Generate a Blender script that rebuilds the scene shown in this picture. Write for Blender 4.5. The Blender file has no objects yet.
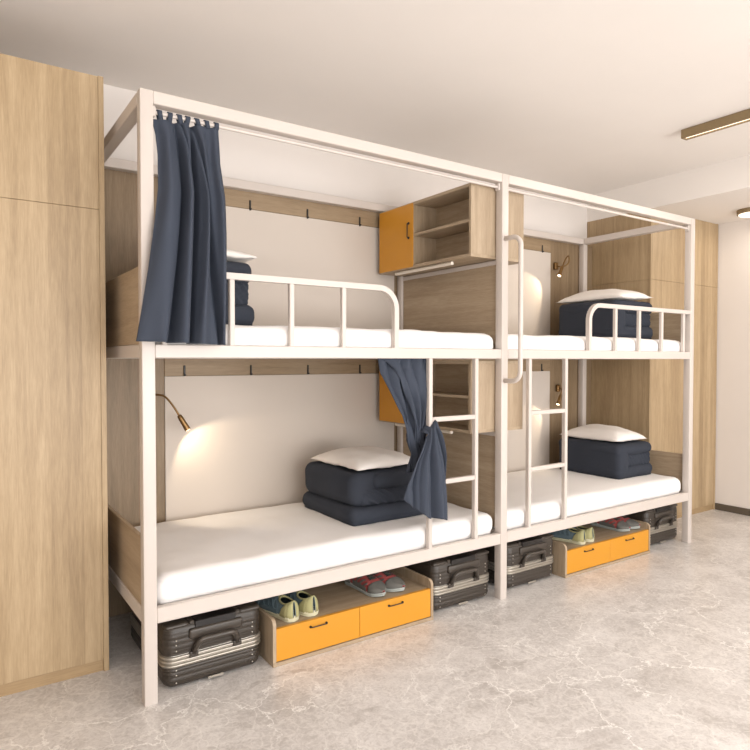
import bpy, bmesh, math, random
from mathutils import Vector, Matrix, noise
random.seed(7)
C = bpy.context.scene.collection
PI = math.pi

# ------------------------------------------------------------------ materials
def lin(c):
    return tuple(((v/255)/12.92 if v/255 <= .04045 else ((v/255+.055)/1.055)**2.4) for v in c) + (1,)

def newmat(name, rgb, rough=.5, metal=0, bump=0, bscale=200, spec=.5, coat=0):
    m = bpy.data.materials.new(name); m.use_nodes = True
    nt = m.node_tree; b = nt.nodes['Principled BSDF']
    b.inputs['Base Color'].default_value = lin(rgb)
    b.inputs['Roughness'].default_value = rough
    b.inputs['Metallic'].default_value = metal
    b.inputs['Specular IOR Level'].default_value = spec
    b.inputs['Coat Weight'].default_value = coat
    tc = nt.nodes.new('ShaderNodeTexCoord')
    n = nt.nodes.new('ShaderNodeTexNoise'); n.inputs['Scale'].default_value = bscale
    nt.links.new(tc.outputs['Object'], n.inputs['Vector'])
    if bump:
        bp = nt.nodes.new('ShaderNodeBump'); bp.inputs['Strength'].default_value = bump
        bp.inputs['Distance'].default_value = .002
        nt.links.new(n.outputs['Fac'], bp.inputs['Height']); nt.links.new(bp.outputs['Normal'], b.inputs['Normal'])
    # a very slight tone variation in every surface
    rm = nt.nodes.new('ShaderNodeMix'); rm.data_type = 'RGBA'; rm.blend_type = 'MULTIPLY'
    rm.inputs[0].default_value = 1
    cr = nt.nodes.new('ShaderNodeValToRGB'); n2 = nt.nodes.new('ShaderNodeTexNoise'); n2.inputs['Scale'].default_value = 3
    nt.links.new(tc.outputs['Object'], n2.inputs['Vector']); nt.links.new(n2.outputs['Fac'], cr.inputs['Fac'])
    cr.color_ramp.elements[0].color = (.96, .96, .96, 1); cr.color_ramp.elements[1].color = (1, 1, 1, 1)
    rm.inputs[6].default_value = lin(rgb); nt.links.new(cr.outputs['Color'], rm.inputs[7])
    nt.links.new(rm.outputs[2], b.inputs['Base Color'])
    return m

def wood(name, dark, mid, light, axis='z', stave=.075, rough=.5, stave_amt=.35):
    """laminate oak: fine grain and staves running along the axis"""
    m = bpy.data.materials.new(name); m.use_nodes = True
    nt = m.node_tree; N = nt.nodes; K = nt.links; b = N['Principled BSDF']
    tc = N.new('ShaderNodeTexCoord')
    s = {'x': (1, 16, 16), 'y': (16, 1, 16), 'z': (16, 16, 1)}[axis]
    def mapped(k, sc):
        mp = N.new('ShaderNodeMapping'); mp.inputs['Scale'].default_value = tuple(v*k for v in sc)
        K.new(tc.outputs['Object'], mp.inputs['Vector']); return mp
    m1 = mapped(1.1, s); n1 = N.new('ShaderNodeTexNoise'); n1.inputs['Scale'].default_value = 1.2
    n1.inputs['Detail'].default_value = 6; n1.inputs['Distortion'].default_value = .8; n1.inputs['Roughness'].default_value = .6
    K.new(m1.outputs[0], n1.inputs['Vector'])
    m2 = mapped(6, s); n2 = N.new('ShaderNodeTexNoise'); n2.inputs['Scale'].default_value = 2.4; n2.inputs['Detail'].default_value = 5; n2.inputs['Roughness'].default_value = .65
    K.new(m2.outputs[0], n2.inputs['Vector'])
    # staves
    sep = N.new('ShaderNodeSeparateXYZ'); K.new(tc.outputs['Object'], sep.inputs[0])
    add = N.new('ShaderNodeMath'); add.operation = 'ADD'
    o = {'x': ('Y', 'Z'), 'y': ('X', 'Z'), 'z': ('X', 'Y')}[axis]
    K.new(sep.outputs[o[0]], add.inputs[0]); K.new(sep.outputs[o[1]], add.inputs[1])
    dv = N.new('ShaderNodeMath'); dv.operation = 'DIVIDE'; K.new(add.outputs[0], dv.inputs[0]); dv.inputs[1].default_value = stave
    fl = N.new('ShaderNodeMath'); fl.operation = 'FLOOR'; K.new(dv.outputs[0], fl.inputs[0])
    wn = N.new('ShaderNodeTexWhiteNoise'); wn.noise_dimensions = '1D'; K.new(fl.outputs[0], wn.inputs['W'])
    a1 = N.new('ShaderNodeMath'); a1.operation = 'MULTIPLY_ADD'; K.new(n2.outputs['Fac'], a1.inputs[0]); a1.inputs[1].default_value = .75
    K.new(n1.outputs['Fac'], a1.inputs[2])
    a2 = N.new('ShaderNodeMath'); a2.operation = 'MULTIPLY_ADD'; K.new(wn.outputs['Value'], a2.inputs[0]); a2.inputs[1].default_value = stave_amt
    K.new(a1.outputs[0], a2.inputs[2])
    mr = N.new('ShaderNodeMapRange'); K.new(a2.outputs[0], mr.inputs[0])
    mr.inputs[1].default_value = .62; mr.inputs[2].default_value = 1.13+stave_amt*.75
    cr = N.new('ShaderNodeValToRGB'); K.new(mr.outputs[0], cr.inputs['Fac'])
    cr.color_ramp.elements[0].color = lin(dark); cr.color_ramp.elements[1].color = lin(light)
    e = cr.color_ramp.elements.new(.5); e.color = lin(mid)
    K.new(cr.outputs['Color'], b.inputs['Base Color']); b.inputs['Roughness'].default_value = rough
    bp = N.new('ShaderNodeBump'); bp.inputs['Strength'].default_value = .15; bp.inputs['Distance'].default_value = .001
    K.new(n2.outputs['Fac'], bp.inputs['Height']); K.new(bp.outputs['Normal'], b.inputs['Normal'])
    return m

def marble():
    m = bpy.data.materials.new('polished_grey_marble'); m.use_nodes = True
    nt = m.node_tree; N = nt.nodes; K = nt.links; b = N['Principled BSDF']
    tc = N.new('ShaderNodeTexCoord')
    wrp = N.new('ShaderNodeTexNoise'); wrp.inputs['Scale'].default_value = 3.5; wrp.inputs['Detail'].default_value = 7
    wrp.inputs['Roughness'].default_value = .6
    K.new(tc.outputs['Object'], wrp.inputs['Vector'])
    sub = N.new('ShaderNodeVectorMath'); sub.operation = 'SUBTRACT'; K.new(wrp.outputs['Color'], sub.inputs[0]); sub.inputs[1].default_value = (.5, .5, .5)
    def warped(k):
        ma = N.new('ShaderNodeVectorMath'); ma.operation = 'MULTIPLY_ADD'
        K.new(sub.outputs[0], ma.inputs[0]); ma.inputs[1].default_value = (k, k, k); K.new(tc.outputs['Object'], ma.inputs[2]); return ma
    def vein(scale, warp, width, off):
        w = warped(warp); ad = N.new('ShaderNodeVectorMath'); ad.operation = 'ADD'; K.new(w.outputs[0], ad.inputs[0]); ad.inputs[1].default_value = off
        v = N.new('ShaderNodeTexVoronoi'); v.feature = 'DISTANCE_TO_EDGE'; v.inputs['Scale'].default_value = scale
        K.new(ad.outputs[0], v.inputs['Vector'])
        mr = N.new('ShaderNodeMapRange'); K.new(v.outputs['Distance'], mr.inputs[0]); mr.inputs[1].default_value = 0; mr.inputs[2].default_value = width
        mr.inputs[3].default_value = 1; mr.inputs[4].default_value = 0
        return mr
    def mask(scale, lo, hi, off):
        ad = N.new('ShaderNodeVectorMath'); ad.operation = 'ADD'; K.new(tc.outputs['Object'], ad.inputs[0]); ad.inputs[1].default_value = off
        n = N.new('ShaderNodeTexNoise'); n.inputs['Scale'].default_value = scale; n.inputs['Detail'].default_value = 4
        K.new(ad.outputs[0], n.inputs['Vector'])
        mr = N.new('ShaderNodeMapRange'); K.new(n.outputs['Fac'], mr.inputs[0]); mr.inputs[1].default_value = lo; mr.inputs[2].default_value = hi; return mr
    def mul(a, bb):
        x = N.new('ShaderNodeMath'); x.operation = 'MULTIPLY'; K.new(a.outputs[0], x.inputs[0]); K.new(bb.outputs[0], x.inputs[1]); return x
    v1 = mul(vein(2.6, .45, .013, (3, 1, 0)), mask(1.3, .38, .56, (5, 2, 0)))
    v2 = mul(vein(6.5, .3, .026, (0, 7, 0)), mask(2.2, .38, .62, (1, 9, 0)))
    v3 = mul(vein(16, .2, .09, (9, 0, 0)), mask(3.0, .35, .65, (8, 4, 0)))
    # base tone
    n = N.new('ShaderNodeTexNoise'); n.inputs['Scale'].default_value = 2.6; n.inputs['Detail'].default_value = 10; n.inputs['Roughness'].default_value = .68
    n.inputs['Distortion'].default_value = 1.2
    K.new(tc.outputs['Object'], n.inputs['Vector'])
    cr = N.new('ShaderNodeValToRGB'); K.new(n.outputs['Fac'], cr.inputs['Fac'])
    cr.color_ramp.elements[0].position = .30; cr.color_ramp.elements[0].color = lin((184, 178, 174))
    cr.color_ramp.elements[1].position = .66; cr.color_ramp.elements[1].color = lin((226, 222, 219))
    def over(prev, fac, col, amt):
        mx = N.new('ShaderNodeMix'); mx.data_type = 'RGBA'
        f = N.new('ShaderNodeMath'); f.operation = 'MULTIPLY'; K.new(fac.outputs[0], f.inputs[0]); f.inputs[1].default_value = amt
        K.new(f.outputs[0], mx.inputs[0]); K.new(prev, mx.inputs[6]); mx.inputs[7].default_value = lin(col); return mx.outputs[2]
    # fine cloudy grain and long diagonal dark wisps
    fg = N.new('ShaderNodeTexNoise'); fg.inputs['Scale'].default_value = 38; fg.inputs['Detail'].default_value = 8; fg.inputs['Roughness'].default_value = .7
    fg.inputs['Distortion'].default_value = 1.5
    K.new(tc.outputs['Object'], fg.inputs['Vector'])
    fgm = N.new('ShaderNodeMapRange'); K.new(fg.outputs['Fac'], fgm.inputs[0]); fgm.inputs[1].default_value = .5; fgm.inputs[2].default_value = .72
    fgd = N.new('ShaderNodeMapRange'); K.new(fg.outputs['Fac'], fgd.inputs[0]); fgd.inputs[1].default_value = .5; fgd.inputs[2].default_value = .3
    mpw = N.new('ShaderNodeMapping'); mpw.inputs['Rotation'].default_value = (0, 0, .55); mpw.inputs['Scale'].default_value = (1.2, 6.5, 1)
    ww = warped(.45); K.new(ww.outputs[0], mpw.inputs['Vector'])
    wn_ = N.new('ShaderNodeTexNoise'); wn_.inputs['Scale'].default_value = 1.6; wn_.inputs['Detail'].default_value = 6; wn_.inputs['Roughness'].default_value = .62
    K.new(mpw.outputs[0], wn_.inputs['Vector'])
    wm = N.new('ShaderNodeMapRange'); K.new(wn_.outputs['Fac'], wm.inputs[0]); wm.inputs[1].default_value = .56; wm.inputs[2].default_value = .70
    c0 = over(cr.outputs['Color'], fgd, (162, 154, 148), .5)
    c0 = over(c0, fgm, (242, 239, 236), .6)
    c0 = over(c0, wm, (164, 156, 150), .50)
    c = over(c0, v3, (238, 234, 230), .55)
    dk = mul(vein(3.1, .5, .03, (2, 2, 0)), mask(1.1, .5, .65, (3, 8, 0)))
    c = over(c, dk, (166, 158, 152), .5)
    c = over(c, v2, (244, 241, 237), .7)
    c = over(c, v1, (252, 250, 247), .95)
    K.new(c, b.inputs['Base Color'])
    b.inputs['Roughness'].default_value = .28; b.inputs['Specular IOR Level'].default_value = .4
    return m

def emit(name, rgb, strength):
    m = bpy.data.materials.new(name); m.use_nodes = True; b = m.node_tree.nodes['Principled BSDF']
    b.inputs['Base Color'].default_value = lin(rgb)
    b.inputs['Emission Color'].default_value = lin(rgb); b.inputs['Emission Strength'].default_value = strength
    return m

WHITE = newmat('beige_white_powder_coat', (208, 198, 190), .34, bump=.05, bscale=300)
OAK = wood('oak_laminate_vertical', (144, 120, 90), (170, 146, 112), (190, 166, 132), 'z', .062, .45, .3)
OAKX = wood('oak_laminate_plinth', (150, 124, 90), (168, 142, 106), (184, 158, 122), 'x', .4, .45, .1)
GREY_V = wood('grey_oak_vertical', (146, 126, 102), (166, 146, 121), (182, 163, 138), 'z', .09, .5, .15)
GREY_X = wood('grey_oak_lengthwise', (146, 126, 102), (166, 146, 121), (182, 163, 138), 'x', .09, .5, .1)
GREY_Y = wood('grey_oak_across', (146, 126, 102), (166, 146, 121), (182, 163, 138), 'y', .09, .5, .1)
BACK_V = wood('shaded_backing_oak_vertical', (116, 97, 72), (134, 113, 87), (150, 129, 102), 'z', .09, .5, .15)  # darker backing oak, with some shade deep in the bunks mixed into its colour
BACK_X = wood('shaded_backing_oak_lengthwise', (128, 107, 80), (148, 126, 98), (162, 141, 113), 'x', .09, .5, .1)  # peg rails likewise darkened, part of it standing for shade inside the bunks
MARBLE = marble()
WALL = newmat('warm_white_wall_paint', (232, 225, 219), .85, bump=.08, bscale=350)
CEIL = newmat('ceiling_paint', (240, 234, 228), .9, bump=.05, bscale=350)
BOARD = newmat('off_white_fabric_board', (206, 195, 184), .9, bump=.3, bscale=500)
NAVY = newmat('navy_cotton', (63, 69, 81), .85, bump=.25, bscale=900, spec=.25)
NAVYQ = newmat('navy_quilt_cotton', (55, 59, 68), .9, bump=.4, bscale=60, spec=.2)
LINEN = newmat('white_linen', (248, 245, 243), .9, bump=.3, bscale=30, spec=.2)
PILLOW = newmat('pillow_cotton', (238, 232, 226), .9, bump=.5, bscale=45, spec=.2)
YELLOW = newmat('amber_yellow_lacquer', (210, 145, 38), .4)
BLACKM = newmat('black_metal', (30, 26, 24), .4)
BRASS = newmat('antique_brass', (134, 104, 66), .35, metal=.8)
BRONZE = newmat('bronze_lamp_housing', (142, 122, 90), .5, metal=.15)
SHELL = newmat('dark_grey_textured_shell', (58, 51, 44), .40, bump=.35, bscale=260)
HANDLE = newmat('grey_brown_plastic', (66, 59, 52), .36)
ALU = newmat('brushed_aluminium', (186, 180, 170), .32, metal=.75)
DARKBASE = newmat('dark_skirting', (92, 82, 70), .5)
TUBE = newmat('frosted_light_tube', (236, 226, 212), .4)
BULB = emit('warm_lamp_lens', (255, 226, 180), 6)
STRIP = emit('ceiling_light_diffuser', (255, 240, 220), 1.3)
OLIVE = newmat('pale_olive_mesh', (168, 164, 118), .8, bump=.6, bscale=700)
CREAM = newmat('cream_rubber', (206, 202, 172), .6)
BLUE = newmat('slate_blue_mesh', (92, 110, 118), .8, bump=.6, bscale=700)
RED = newmat('coral_red_mesh', (166, 78, 76), .8, bump=.6, bscale=700)
GREYS = newmat('grey_suede', (104, 103, 98), .8, bump=.4, bscale=500)
LGREY = newmat('light_grey_rubber', (168, 174, 170), .55)
SOLED = newmat('dark_rubber', (48, 46, 44), .7)
LINING = newmat('dark_shoe_lining', (84, 88, 74), .9)
LACE = newmat('pale_laces', (196, 190, 176), .8)
PRINT = newmat('faint_board_print', (186, 176, 166), .9)

# ------------------------------------------------------------------ helpers
def tag(o, label=None, cat=None, group=None, kind=None):
    if label: o['label'] = label
    if cat: o['category'] = cat
    if group: o['group'] = group
    if kind: o['kind'] = kind
    return o

def empty(name, loc, label=None, cat=None, group=None, rz=0):
    o = bpy.data.objects.new(name, None); C.objects.link(o); o.empty_display_size = .05
    o.location = loc; o.rotation_euler = (0, 0, rz)
    return tag(o, label, cat, group)

def obj(name, bm, mat, parent=None, smooth=False, origin=None, auto=None):
    """bm is in world (or parent-local) coordinates; with parent given as (root, 'world') subtract its location"""
    me = bpy.data.meshes.new(name)
    bmesh.ops.recalc_face_normals(bm, faces=bm.faces[:])
    bm.to_mesh(me); bm.free()
    if isinstance(mat, (list, tuple)):
        for x in mat: me.materials.append(x)
    else: me.materials.append(mat)
    for p in me.polygons: p.use_smooth = bool(smooth)
    o = bpy.data.objects.new(name, me); C.objects.link(o)
    if smooth == 'auto':
        me.set_sharp_from_angle(angle=math.radians(40))
    if parent: o.parent = parent
    if origin is not None:
        me.transform(Matrix.Translation(-Vector(origin))); o.location = origin
    return o

def box(bm, x0, x1, y0, y1, z0, z1, bev=0, seg=1, mi=0):
    r = bmesh.ops.create_cube(bm, size=1); vs = r['verts']
    for v in vs:
        v.co = Vector(((x0+x1)/2+v.co.x*(x1-x0), (y0+y1)/2+v.co.y*(y1-y0), (z0+z1)/2+v.co.z*(z1-z0)))
    fs = set(f for v in vs for f in v.link_faces)
    for f in fs: f.material_index = mi
    if bev:
        es = list(set(e for v in vs for e in v.link_edges))
        bmesh.ops.bevel(bm, geom=es, offset=bev, segments=seg, affect='EDGES', profile=.5)
    return bm

def B(*a, **k):
    bm = bmesh.new(); box(bm, *a, **k); return bm

def fillet(pts, r, n=6):
    pts = [Vector(p) for p in pts]; out = [pts[0]]
    for i in range(1, len(pts)-1):
        a, b, c = pts[i-1], pts[i], pts[i+1]
        d1 = (a-b).normalized(); d2 = (c-b).normalized()
        ang = d1.angle(d2); t = min(r/math.tan(ang/2), (a-b).length*.49, (c-b).length*.49); rr = t*math.tan(ang/2)
        p1 = b+d1*t; p2 = b+d2*t; cen = b+(d1+d2).normalized()*(rr/math.sin(ang/2))
        for k in range(n+1):
            f = k/n; v = (p1-cen).lerp(p2-cen, f).normalized()*rr; out.append(cen+v)
    out.append(pts[-1]); return out

def sweep(bm, path, r, n=10, square=False, up=(0, 0, 1), radii=None, rx=None):
    path = [Vector(p) for p in path]; rings = []
    up = Vector(up); prev = None
    for i, p in enumerate(path):
        if i == 0: t = path[1]-path[0]
        elif i == len(path)-1: t = path[-1]-path[-2]
        else: t = (path[i+1]-p).normalized()+(p-path[i-1]).normalized()
        t.normalize()
        if prev is None:
            s = t.cross(up)
            if s.length < 1e-4: s = t.cross(Vector((1, 0, 0)))
            s.normalize()
        else:
            s = prev-t*prev.dot(t); s.normalize()
        prev = s; u = s.cross(t); rr = radii[i] if radii else r; ring = []
        if square:
            a = rx or rr
            for (sx, sz) in ((-a, -rr), (a, -rr), (a, rr), (-a, rr)):
                ring.append(bm.verts.new(p+s*sx+u*sz))
        else:
            for k in range(n):
                an = 2*PI*k/n; ring.append(bm.verts.new(p+s*math.cos(an)*rr+u*math.sin(an)*rr))
        rings.append(ring)
    m = len(rings[0])
    for a, b in zip(rings, rings[1:]):
        for k in range(m): bm.faces.new((a[k], a[(k+1) % m], b[(k+1) % m], b[k]))
    bm.faces.new(rings[0][::-1]); bm.faces.new(rings[-1])
    return bm

def T(path, r, **k):
    bm = bmesh.new(); sweep(bm, path, r, **k); return bm

def cyl(bm, a, b, r, n=16, r2=None):
    return sweep(bm, [a, b], r, n=n, radii=[r, r if r2 is None else r2])

def rbox(bm, x0, x1, y0, y1, z0, z1, r, n=(14, 14, 6), rz=None, rx=None, puff=0, wr=0, wscale=6, seed=0, flat=True, mi=0):
    """soft rounded block, optionally puffed and wrinkled; r horizontal edge radius"""
    c = Vector(((x0+x1)/2, (y0+y1)/2, (z0+z1)/2)); h = Vector(((x1-x0)/2, (y1-y0)/2, (z1-z0)/2))
    rz = rz or r; R = Vector((min(rx or r, h.x), min(r, h.y), min(rz, h.z)))
    cache = {}
    def spread(k, m, R_, H):
        # more points near edges
        t = k/m*2-1
        return t
    def vert(i, j, k):
        key = (i, j, k)
        if key in cache: return cache[key]
        q = [spread(i, n[0], 0, 0), spread(j, n[1], 0, 0), spread(k, n[2], 0, 0)]
        # bias towards the edges
        q = [math.copysign(abs(a)**.8, a) for a in q]
        p = Vector((q[0]*h.x, q[1]*h.y, q[2]*h.z))
        inner = Vector([max(-(h[a]-R[a]), min(h[a]-R[a], p[a])) for a in range(3)])
        d = Vector([(p[a]-inner[a])/R[a] for a in range(3)])
        l = max(abs(d.x), abs(d.y), abs(d.z))
        dn = d.normalized() if d.length > 1e-6 else Vector((0, 0, 1))
        p2 = inner+Vector([dn[a]*l*R[a] for a in range(3)])
        if puff:
            p2.z += math.copysign(1, q[2])*puff*(1-q[0]**2)*(1-q[1]**2)*(abs(q[2]) > .3)
        w = p2+c
        if wr:
            nn = noise.noise_vector((w+Vector((seed*3.1, seed*1.7, seed)))*wscale)
            n2 = noise.noise_vector((w+Vector((seed, 9, 3)))*wscale*2.7)
            w = w+nn*wr+n2*wr*.45
            if flat and q[2] <= -.99: w.z = z0
        v = bm.verts.new(w); cache[key] = v; return v
    def quad(a, b, c_, d):
        try:
            f = bm.faces.new((a, b, c_, d)); f.material_index = mi
        except ValueError: pass
    nx, ny, nz = n
    for i in range(nx):
        for j in range(ny):
            for k in (0, nz): quad(vert(i, j, k), vert(i+1, j, k), vert(i+1, j+1, k), vert(i, j+1, k))
    for i in range(nx):
        for k in range(nz):
            for j in (0, ny): quad(vert(i, j, k), vert(i+1, j, k), vert(i+1, j, k+1), vert(i, j, k+1))
    for j in range(ny):
        for k in range(nz):
            for i in (0, nx): quad(vert(i, j, k), vert(i, j+1, k), vert(i, j+1, k+1), vert(i, j, k+1))
    return bm

def RB(*a, **k):
    bm = bmesh.new(); rbox(bm, *a, **k); return bm

def copy_tree(o, parent=None):
    c = o.copy(); C.objects.link(c)
    if parent: c.parent = parent
    for ch in list(o.children): copy_tree(ch, c)
    return c

def local(root, name, bm, mat, smooth=False, parent=None, label=None):
    """a part given in world coordinates, stored under root (root may be rotated only after building)"""
    base = root
    while base.parent: base = base.parent
    bm.transform(Matrix.Translation(-base.location))
    o = obj(name, bm, mat, parent or root, smooth)
    if label: o['label'] = label
    return o

# ------------------------------------------------------------------ room shell
ZC, ZB = 2.82, 2.592
XL, XR, YB, YF = -2.3, 5.165, 1.06, -5.2
def struct(name, bm, mat):
    return tag(obj(name, bm, mat), kind='structure')
struct('floor', B(XL-.2, XR+.2, YF-.2, YB+.2, -.1, 0), MARBLE)
struct('ceiling', B(XL-.2, XR+.2, YF-.2, YB+.2, ZC, ZC+.1), CEIL)
struct('trim_1', B(4.103, XR, YF, YB, ZB, ZC), CEIL)          # lowered ceiling over the right side
struct('wall_back', B(XL-.2, XR+.2, YB, YB+.15, 0, ZC), WALL)
struct('wall_right', B(XR, XR+.15, YF-.2, YB, 0, ZC), WALL)
struct('wall_left', B(XL-.15, XL, YF-.2, YB, 0, ZC), WALL)
# front wall with a wide window behind the camera
WX0, WX1, WZ0, WZ1 = -1.5, 4.4, .12, 2.66
bm = bmesh.new()
box(bm, XL, WX0, YF-.15, YF, 0, ZC); box(bm, WX1, XR, YF-.15, YF, 0, ZC)
box(bm, WX0, WX1, YF-.15, YF, 0, WZ0); box(bm, WX0, WX1, YF-.15, YF, WZ1, ZC)
struct('wall_front', bm, WALL)
bm = bmesh.new()
for k in range(5):
    x = WX0+(WX1-WX0)*k/4; x = min(max(x, WX0+.03), WX1-.03); box(bm, x-.03, x+.03, YF-.1, YF-.04, WZ0, WZ1)
for z in (WZ0+.03, WZ1-.03): box(bm, WX0, WX1, YF-.1, YF-.04, z-.03, z+.03)
struct('window_1', bm, WHITE)
bm = bmesh.new(); box(bm, XR-.014, XR, YF, .44, 0, .06, bev=.003)
struct('baseboard_right', bm, DARKBASE)

# ------------------------------------------------------------------ wardrobes
def wardrobe(x0, x1, y0, zt, seam, doors, label, side_seam):
    W = empty('wardrobe', ((x0+x1)/2, y0, 0), label, 'wardrobe', 'oak laminate wardrobes')
    t = .022; y1 = YB-.002
    for xa in (x0, x1-t):
        bm = bmesh.new()
        if side_seam: box(bm, xa, xa+t, y0, y1, 0, seam-.0006, bev=.0008); box(bm, xa, xa+t, y0, y1, seam+.0006, zt, bev=.0008)
        else: box(bm, xa, xa+t, y0, y1, 0, zt, bev=.0008)
        local(W, 'side_panel', bm, OAK)
    local(W, 'carcass', B(x0+t, x1-t, y0+.03, y1, .05, zt-.001), OAK)
    local(W, 'plinth', B(x0+t, x1-t, y0+.012, y0+.03, 0, .05), OAKX)
    n = doors; w = (x1-x0-2*t)/n
    for i in range(n):
        a = x0+t+i*w+(.0004 if i == 0 else .0008); b = x0+t+(i+1)*w-(.0004 if i == n-1 else .0008)
        local(W, 'door', B(a, b, y0+.003, y0+.022, .052, seam-.0008, bev=.0008), OAK)
        local(W, 'door', B(a, b, y0+.003, y0+.022, seam+.0008, zt-.002, bev=.0008), OAK)
    return W
wardrobe(-1.85, -.052, .396, 2.579, 2.009, 4, 'tall oak wardrobe at the left edge beside the bunk bed end', False)
wardrobe(4.103, 5.155, .441, ZB, 2.02, 2, 'oak wardrobe in the right corner under the lowered ceiling', True)

# ------------------------------------------------------------------ wall panelling with boards and hooks
P = empty('wall_panelling', (1.98, 1.0, 0), 'grey oak wall panelling with off-white boards and black pegs behind the bunks', 'wall panel')
local(P, 'wood_backing', B(0.01, 4.10, 1.0, 1.058, .0, 2.36, bev=.001), BACK_V)
for (z0, z1) in ((1.274, 1.40), (2.257, 2.358)):
    local(P, 'peg_rail', B(.366, 3.54, .992, 1.0, z0, z1, bev=.0015), BACK_X)
for (x0, x1) in ((.366, 1.93), (2.03, 3.54)):
    for (z0, z1) in ((.45, 1.272), (1.45, 2.255)):
        local(P, 'pin_board', B(x0, x1, .990, 1.0, z0, z1, bev=.002), BOARD)
for xs in ((.475, .872, 1.255, 1.645), (2.26, 2.65, 3.04, 3.435)):
    for x in xs:
        for z in (1.302, 2.278):
            bm = bmesh.new(); box(bm, x-.005, x+.005, .984, .992, z-.03, z+.03, bev=.002)
            box(bm, x-.004, x+.004, .972, .984, z-.028, z-.018, bev=.002)
            local(P, 'peg', bm, BLACKM)

# ------------------------------------------------------------------ bunk bed frame
L = 1.955; w = .05; HT = 2.407; W = .994
bed = empty('bunk_bed', (L+w/2, .5, 0), 'long white steel double bunk bed frame against the panelled wall', 'bunk bed')
for x in (0, L, 2*L):
    for y in (0, W-w):
        local(bed, 'post', B(x, x+w, y, y+w, 0, HT, bev=.003, seg=2), WHITE, smooth='auto')
for x0 in (w, L+w):
    x1 = x0+L-w
    for (y0, y1) in ((0, .03), (W-.03, W)):
        local(bed, 'side_rail', B(x0, x1, y0, y1, .319, .380, bev=.003), WHITE)
        local(bed, 'side_rail', B(x0, x1, y0, y1, 1.370, 1.423, bev=.003), WHITE)
    for (y0, y1) in ((0, .05), (W-.05, W)):
        local(bed, 'top_beam', B(x0, x1, y0, y1, HT-.05, HT, bev=.003), WHITE)
    for zc in (.355, 1.380):
        for k in range(9):
            xx = x0+.1+k*(x1-x0-.2)/8
            local(bed, 'slat', B(xx-.03, xx+.03, .052, W-.03, zc-.004 if zc > 1 else zc-.018, zc+.006), WHITE)
for x in (0, L+.01, 2*L+.02):
    local(bed, 'end_rail', B(x, x+.03, w, W-w, .319, .380, bev=.003), WHITE)
    local(bed, 'end_rail', B(x, x+.03, w, W-w, 1.370, 1.423, bev=.003), WHITE)
for x in (0, 2*L):
    local(bed, 'end_beam', B(x, x+w, w, W-w, HT-.05, HT, bev=.003), WHITE)
# wooden end boards (head and foot)
for x in (.004, 2*L+.028):
    local(bed, 'end_board', B(x, x+.018, w, W-w, .380, .656, bev=.002), GREY_Y, label='grey oak end board')
    local(bed, 'end_board', B(x, x+.018, w, W-w, 1.423, 1.732, bev=.002), GREY_Y, label='grey oak end board')
# partitions between the bays
for (z0, z1) in ((.40, .925), (1.423, 1.906)):
    local(bed, 'partition_board', B(L+.016, L+.034, w, W-w, z0, z1, bev=.002), GREY_Y, label='grey oak board between the bays')
    local(bed, 'partition_rail', B(L+.012, L+.038, w, W-w, z1, z1+.026, bev=.003), WHITE)
# ladders
def ladder(xa, xb):
    bm = bmesh.new(); 
    ld = local(bed, 'ladder_rail', B(xa, xa+.025, 0, .028, .378, 1.371, bev=.003), WHITE)
    local(bed, 'ladder_rail', B(xb, xb+.025, 0, .028, .378, 1.371, bev=.003), WHITE)
    for z in (1.052, .719):
        local(bed, 'rung', B(xa+.025, xb, .001, .027, z-.0125, z+.0125, bev=.003), WHITE)
ladder(1.431, 1.755); ladder(2.182, 2.506)
# guard rails
def guard(xs, x_post, right):
    top = 1.714
    if right:   # curved end on the left, runs to the right post
        path = fillet([(xs[0], .014, 1.42), (xs[0], .014, top), (x_post, .014, top)], .10, 8)
    else:
        path = fillet([(x_post, .014, top), (xs[0], .014, top), (xs[0], .014, 1.42)], .10, 8)
    local(bed, 'guard_rail', T(path, .0135, square=True, up=(0, 1, 0)), WHITE, smooth='auto')
    for x in xs[1:]:
        local(bed, 'guard_bar', B(x-.0115, x+.0115, .003, .026, 1.42, top-.012, bev=.003), WHITE)
guard([1.224, .920, .648, .369, .09], .05, False)
guard([2.746, 3.02, 3.285, 3.555, 3.835], 3.911, True)
# curtain rods with brackets
for x0 in (w, L+w):
    x1 = x0+L-w
    local(bed, 'curtain_rod', T([(x0+.005, .03, 2.334), (x1-.005, .03, 2.334)], .008, n=12), WHITE, smooth='auto')
    for (a, b) in ((x0, x0+.014), (x1-.014, x1)):
        local(bed, 'rod_bracket', B(a, b, .015, .045, 2.315, 2.356, bev=.003), WHITE)
    local(bed, 'curtain_rod', T([(x0, .045, 1.376), (x1, .045, 1.376)], .004, n=8), WHITE, smooth='auto')
# hand rail on the middle post
local(bed, 'hand_rail', T(fillet([(1.980, .002, 2.045), (1.985, -.112, 2.045), (1.985, -.112, 1.245), (1.980, .002, 1.245)], .055, 8), .0135, n=14), WHITE, smooth=True)

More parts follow.
